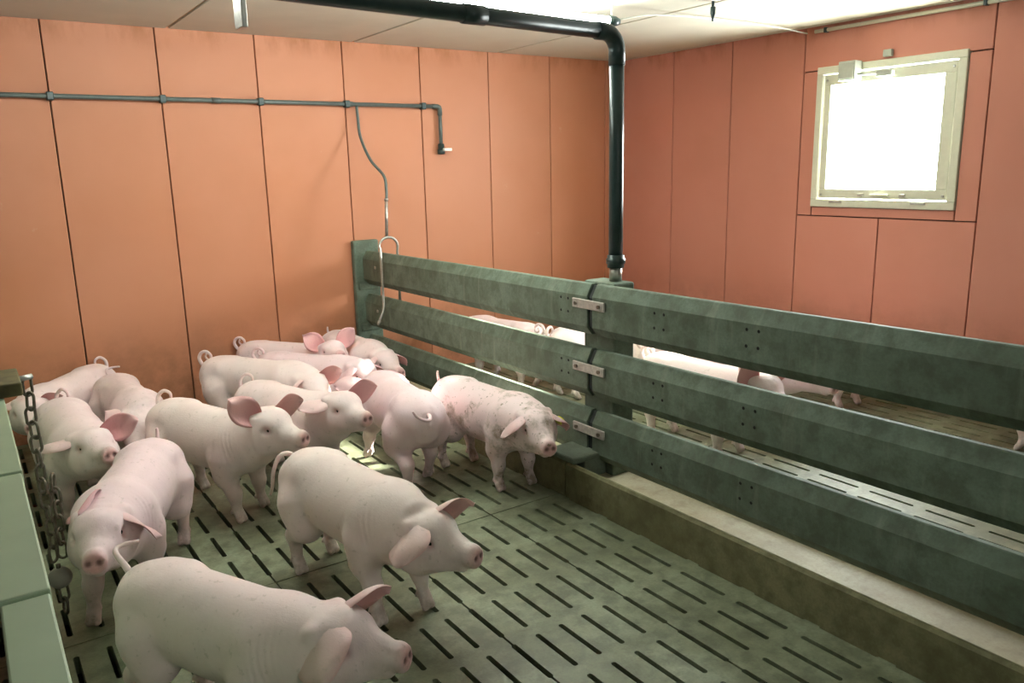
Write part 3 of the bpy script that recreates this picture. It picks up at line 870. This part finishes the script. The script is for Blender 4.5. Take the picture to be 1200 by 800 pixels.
def make_pig(label, group, x, y, h, yaw=0, pit=0, s=1.0, nk=0, bend=0.0, roll=0, feet=(0, 0, 0, 0), lift=(0, 0, 0, 0), ears=('side', 'side'), tail='curl',
             dirt=0.1, tint=0.3, res=0.0095, fat=1.0, earL=0.178, earW=0.084, tag_ear=None, tailflip=1, tailyaw=0, folds=0.0012):
    """feet: forward offsets of front-left, front-right, hind-left, hind-right"""
    root = empty('pig', (x, y, 0), math.radians(h))
    tag(root, label, 'pig', group)
    seed = (x * 7.31 + y * 3.17) % 5
    rnd = seed
    yaw, pit, nk = math.radians(yaw), math.radians(pit), math.radians(nk)
    Rh = rotz(yaw) @ roty(pit) @ rotx(math.radians(roll)); Rn = rotz(yaw * 0.4) @ roty(nk)
    B = np.array([0.23, 0, 0.40]); N = B + Rn @ np.array([0.14, 0, 0.03])
    H = lambda *p: N + Rh @ (np.array(p, float) * np.array([0.80, 0.92, 0.92]))
    tip = H(0.37, 0, 0)
    lo = np.array([-0.53, -0.24, -0.02]); hi = np.array([0.5, 0.24, 0.60])
    for p in (tip, H(0.1, 0, 0.16), H(0.1, 0.13, 0), H(0.1, -0.13, 0), H(0.33, 0, -0.13), H(0.35, 0.08, 0), H(0.35, -0.08, 0)):
        lo = np.minimum(lo, p - 0.04); hi = np.maximum(hi, p + 0.04)
    lo[2] = max(lo[2], -0.02)
    fx = list(feet)
    lo[0] = min(lo[0], -0.36 + min(fx[2:]) - 0.1)
    F_ = Field(lo, hi, res)
    tr = TR.copy(); tr[:, 3] *= fat
    F_.trunk(tr)
    # shoulders, hams, neck
    for sd in (1, -1):
        F_.cone((0.21, sd * 0.066, 0.425), (0.195, sd * 0.086, 0.30), 0.078, 0.080, 0.028)
        F_.cone((-0.34, sd * 0.058, 0.425), (-0.275, sd * 0.082, 0.315), 0.086, 0.098, 0.028)
        F_.cone((-0.26, sd * 0.072, 0.47), (-0.32, sd * 0.06, 0.46), 0.05, 0.05, 0.05)
    F_.cone((0.22, 0, 0.395), N + Rn @ np.array([0.03, 0, -0.01]), 0.140, 0.112, 0.06)
    # head
    F_.cone(H(0.02, 0, 0.005), H(0.10, 0, 0.022), 0.0945, 0.0846, 0.05)
    F_.cone(H(0.11, 0, 0.020), H(0.20, 0, -0.026), 0.0765, 0.0540, 0.030)
    F_.cone(H(0.18, 0, -0.024), H(0.300, 0, -0.046), 0.0540, 0.0396, 0.03)
    F_.cone(H(0.09, 0, -0.058), H(0.245, 0, -0.086), 0.0630, 0.0306, 0.025)
    for sd in (1, -1):
        F_.cone(H(0.07, sd * 0.045, -0.045), H(0.13, sd * 0.040, -0.055), 0.0648, 0.0450, 0.04)
        F_.cone(H(0.105, sd * 0.050, 0.058), H(0.145, sd * 0.050, 0.040), 0.0306, 0.0234, 0.03)
        F_.cone(H(0.045, sd * 0.060, 0.075), H(0.035, sd * 0.085, 0.085), 0.0288, 0.0234, 0.03)      # ear roots
    F_.cone(H(0.304, 0, -0.036), H(0.316, 0, -0.050), 0.0369, 0.0414, 0.010)                         # snout rim
    # legs
    for q, (front, sd) in enumerate(((1, 1), (1, -1), (0, 1), (0, -1))):
        dx, lf = feet[q], lift[q]
        yy = sd * 0.098 * fat
        if front:
            J = [((0.195, sd * 0.085, 0.32), 0.092), ((0.170 + 0.35 * dx, yy * 1.03, 0.240 + lf * .5), 0.054), ((0.188 + 0.75 * dx, yy, 0.148 + lf), 0.033), ((0.184 + dx, yy, 0.068 + lf), 0.0235)]
            toe = (0.212 + dx, 0.018)
        else:
            J = [((-0.27, sd * 0.085, 0.34), 0.105), ((-0.225 + 0.4 * dx, yy * 1.06, 0.255 + lf * .5), 0.068), ((-0.330 + 0.8 * dx, yy, 0.178 + lf), 0.034), ((-0.322 + dx, yy, 0.07 + lf), 0.0235)]
            toe = (-0.290 + dx, 0.018)
        for (a, ra), (b, rb) in zip(J, J[1:]):
            F_.cone(a, b, ra, rb, 0.03)
        fet = J[-1][0]
        for ty in (-0.013, 0.013):
            F_.cone((fet[0] + 0.004, fet[1] + ty * 0.6, fet[2] - 0.008), (toe[0], yy + ty * 1.1, toe[1] + lf), 0.020, 0.0165, 0.008)
            F_.cone((fet[0] - 0.016, fet[1] + ty * 1.25, fet[2] - 0.006), (fet[0] - 0.024, fet[1] + ty * 1.4, fet[2] - 0.022), 0.009, 0.006, 0.006)
    # carved: nostrils, mouth, eye sockets, flat soles
    for sd in (1, -1):
        F_.cone(H(0.365, sd * 0.021, -0.048), H(0.342, sd * 0.018, -0.048), 0.012, 0.010, 0.006, True)
        F_.cone(H(0.285, sd * 0.042, -0.088), H(0.19, sd * 0.070, -0.084), 0.005, 0.003, 0.010, True)
        F_.cone(H(0.142, sd * 0.094, 0.022), H(0.150, sd * 0.092, 0.020), 0.013, 0.011, 0.02, True)
    sl, X, Y, Z = F_.region(lo, (hi[0], hi[1], 0.05))
    F_.f[sl] = np.maximum(F_.f[sl], -Z + 0 * X + 0 * Y)
    # flat nose plate
    nrm = Rh @ np.array([0.97, 0, -0.10]); nrm /= np.linalg.norm(nrm)
    c0 = H(0.342, 0, -0.048)
    sl, X, Y, Z = F_.region(c0 - 0.1, c0 + 0.1)
    pd = (X - c0[0]) * nrm[0] + (Y - c0[1]) * nrm[1] + (Z - c0[2]) * nrm[2]
    k = 0.012; f = F_.f[sl]; hh = np.clip(0.5 - 0.5 * (f - pd) / k, 0, 1)
    F_.f[sl] = f + (pd - f) * hh + k * hh * (1 - hh)
    V, F = F_.mesh()
    # colours: snout, hooves and dirty legs, nostrils
    dn = np.linalg.norm(V - H(0.342, 0, -0.048), axis=1)
    pink = 0.55 * np.clip((0.055 - dn) / 0.03, 0, 1)
    hd = (V - N) @ Rh / np.array([0.80, 0.92, 0.92])
    for sd in (1, -1):
        de = np.linalg.norm(hd - np.array([0.145, sd * 0.085, 0.022]), axis=1)
        pink = np.maximum(pink, 0.35 * np.clip((0.03 - de) / 0.02, 0, 1))
    leg = np.clip((0.17 - V[:, 2]) / 0.16, 0, 1) * (V[:, 0] < 0.45)
    dark = np.zeros(len(V))
    for sd in (1, -1):
        dd = np.linalg.norm(V - H(0.338, sd * 0.019, -0.048), axis=1)
        dark = np.maximum(dark, 0.8 * np.clip((0.014 - dd) / 0.006, 0, 1))
    muzzle = 0.42 * np.clip((hd[:, 0] - 0.17) / 0.15, 0, 1)
    C = np.stack([pink, np.clip(leg + muzzle, 0, 1), dark, np.ones(len(V))], 1)
    if folds:
        m = np.exp(-((V[:, 0] - 0.265) / 0.035) ** 2) * np.clip((V[:, 2] - 0.30) / 0.08, 0, 1) * np.clip((0.53 - V[:, 2]) / 0.05, 0, 1)
        a = folds * m * np.sin((V[:, 0] + 0.25 * (V[:, 2] - 0.4)) * 2 * np.pi / 0.021)
        rr = np.stack([0 * V[:, 0], V[:, 1], V[:, 2] - 0.39], 1); rr /= np.linalg.norm(rr, axis=1)[:, None] + 1e-6
        V = V + rr * a[:, None]
    V = bend_pts(V, bend) * s
    body = finish('body', V, F, C, root, dirt, tint, seed)
    bp1 = lambda p: Vector(bend_pts(np.array([p], float), bend)[0] * s)
    # ears
    for sd, kind in ((1, ears[0]), (-1, ears[1])):
        spec = EARS[kind] if isinstance(kind, str) else kind
        dv, nv_, bd = spec
        dv = Rh @ np.array([dv[0], sd * dv[1], dv[2]]); nv_ = Rh @ np.array([nv_[0], sd * nv_[1], nv_[2]])
        base = H(0.052, sd * 0.080, 0.085)
        ve, fe, ce_, cen, fr = ear_mesh('ear', base, dv, nv_, bd, earL, earW, None, rnd + sd)
        ve = bend_pts(np.array([tuple(v) for v in ve]), bend) * s
        e = finish('ear', ve, fe, ce_, root, dirt * 0.4, tint, seed + sd)
        if tag_ear == sd:
            c = Vector(bend_pts(np.array([tuple(cen[7])]), bend)[0]) * s
            nn = fr[7]
            tv, tf = tube_data([c - nn * 0.016, c - nn * 0.010, c + nn * 0.012], [0.021, 0.021, 0.021], 14)
            tg = mesh_obj('ear_tag', tv, tf, M['tag'], e)
            tg['label'] = 'round yellow ear tag'
    # eyes
    for sd in (1, -1):
        c = bp1(H(0.145, sd * 0.0735, 0.022))
        bm = bmesh.new(); bmesh.ops.create_uvsphere(bm, u_segments=12, v_segments=8, radius=0.0105 * s, matrix=Matrix.Translation(c))
        bm_obj('eye', bm, M['eye'], root, True)
    # tail
    tp = TAILS[tail]
    ty_ = math.radians(tailyaw)
    tp = [np.array([-0.452, 0, 0.462]) + rotz(ty_) @ np.array([p[0], p[1] * tailflip, p[2]]) for p in tp]
    tp = [np.array([-0.425, 0, 0.452])] + tp
    tp = [bp1(p) for p in tp]
    path = smooth_path(tp, 6)
    rad = [s * (0.0155 - 0.0095 * (i / (len(path) - 1)) ** 0.8) for i in range(len(path))]
    tv, tf = tube_data(path, rad, 9)
    tcol = [(0.10, 0, 0, 1)] * len(tv)
    finish('tail', [tuple(v) for v in tv], tf, tcol, root, dirt * 0.5, tint, seed)
    return root

G1 = 'pigs in the near pen'
G2 = 'pigs beyond the fence'
make_pig('largest foreground pig with cropped legs, snout pointing right at the bottom edge', G1, x=0.51, y=2.265, h=-62, yaw=12, pit=-8, s=0.94, nk=0, ears=('fwd', 'ffl'), tail='out', tint=0.55, res=0.0075, feet=(0, .03, .03, -.04), tailyaw=-10, folds=0.0025, earW=0.118, earL=0.17)
make_pig('white pig in the middle of the open floor with drooping ear, snout pointing right', G1, x=1.17, y=2.83, h=-80, yaw=16, pit=-5, nk=28, s=1.0, ears=('fwd', 'flop'), tail='hang', tint=0.15, res=0.0075, feet=(.10, .06, -.08, -.02), dirt=0.12, earW=0.118, tailyaw=75, earL=0.17)
make_pig('pink pig by the chain with its face towards the viewer', G1, x=0.44, y=3.46, h=-115, yaw=10, pit=-12, s=0.99, nk=9, ears=('flop', 'fold'), tail='point', tint=1.0, res=0.008, feet=(0, .10, -.05, .02))
make_pig('pig behind the chain, pink ear spread over its neck, snout pointing right', G1, x=0.35, y=4.53, h=-87, yaw=10, pit=-18, s=0.97, nk=5, ears=('side', 'lay'), tail='loop', tint=0.7, res=0.009)
make_pig('pig against the orange wall at far left, face half hidden by the block', G1, x=0.41, y=5.46, h=-130, yaw=34, pit=-4, s=0.94, nk=8, ears=('side', 'lay'), tail='loop', tint=0.5, tailflip=-1, fat=0.94, earL=0.12, earW=0.06)
make_pig('pig with hidden head between the wall pig at left and the one with raised ears', G1, x=0.7, y=5.05, h=-86, yaw=-26, pit=15, s=0.93, nk=26, ears=('lay', 'lay'), tail='out', tint=0.6, dirt=0.2, fat=0.95)
make_pig('white pig with raised red ears and curled tail, standing sideways left of centre', G1, x=0.935, y=4.09, h=-66, yaw=0, pit=-6, bend=0.25, s=0.99, nk=-18, ears=('side', 'erect'), tail='loop', tint=0.2, res=0.0075, feet=(.02, .06, .03, -.02))
make_pig('pig with raised muzzle and flopped ear directly behind the raised eared white pig', G1, x=1.415, y=4.215, h=-69, yaw=-8, pit=-12, s=0.97, nk=-12, ears=('side', 'lay'), tail='loop', tint=0.45, res=0.008)
make_pig('long white pig in the back row, head lowered, curl tail against the wall', G1, x=1.475, y=4.965, h=-56, yaw=-32, pit=-2, s=1.0, nk=18, ears=('side', 'ffl'), tail='curl', tint=0.3, fat=0.95, earW=0.08, earL=0.145)
make_pig('rearmost pig along the wall with upright ears facing the viewer', G1, x=1.862, y=5.518, h=-50, yaw=-44, pit=-22, s=0.93, nk=-10, ears=('up', 'up'), tail='curl', tint=0.7, fat=0.93)
make_pig('pink pig in the back row with its ear laid over its face', G1, x=1.832, y=5.02, h=-53, yaw=-28, pit=2, s=0.94, nk=2, ears=('flop', 'ffl'), tail='curl', tint=0.9, fat=0.92)
make_pig('pig in the corner at the end post, head lowered beside the kerb', G1, x=2.298, y=5.36, h=-86, yaw=2, pit=-6, s=0.95, nk=20, ears=('flop', 'flop'), tail='point', tint=0.55, fat=0.90)
make_pig('pig seen from behind, walking away towards the wall', G1, x=1.915, y=3.93, h=83, pit=24, s=1.0, nk=22, ears=('side', 'side'), tail='hook', tailflip=-1, tint=0.9, res=0.008, feet=(.12, .0, -.05, .13), fat=0.97)
make_pig('mud speckled pig with yellow ear tag beside the kerb', G1, x=2.275, y=3.53, h=-83, yaw=-24, pit=-2, s=0.98, nk=12, ears=('flop', 'flop'), tail='point', tint=0.65, dirt=1.0, res=0.008, tag_ear=1, feet=(.03, -.02, .02, -.02), fat=0.95, earW=0.112, earL=0.165)
# next pen
make_pig('pig beyond the fence, head towards the orange wall, yellow tagged ear', G2, x=3.47, y=5.17, h=98, s=0.96, yaw=50, pit=12, nk=10, ears=('side', 'side'), tint=0.6, tag_ear=-1, res=0.011)
make_pig('sunlit pig beyond the fence left of the post, rump towards the viewer', G2, x=3.90, y=4.52, h=5, s=1.0, tint=0.3, res=0.011)
make_pig('pig beyond the fence glaring white in the sun right of the post', G2, x=4.22, y=4.02, h=14, s=1.0, tint=0.2, res=0.011)
make_pig('pig beyond the fence with long sunlit back and red ears', G2, x=3.56, y=3.14, h=-86, s=1.0, yaw=-12, pit=0, nk=-6, ears=('up', 'up'), tail='curl', tint=0.5, res=0.010)
make_pig('pig beyond the fence peeping between the rails with a pink ear', G2, x=4.16, y=3.3, h=-74, s=0.98, yaw=-20, pit=4, nk=4, ears=('up', 'side'), tint=0.8, res=0.011)
make_pig('pig beyond the fence near the window wall, only its feet in view', G2, x=5.0, y=3.27, h=-95, s=0.98, tint=0.6, res=0.011)
make_pig('pig beyond the fence at the right edge, one foot in view', G2, x=5.05, y=1.75, h=88, s=0.98, tint=0.4, res=0.011)
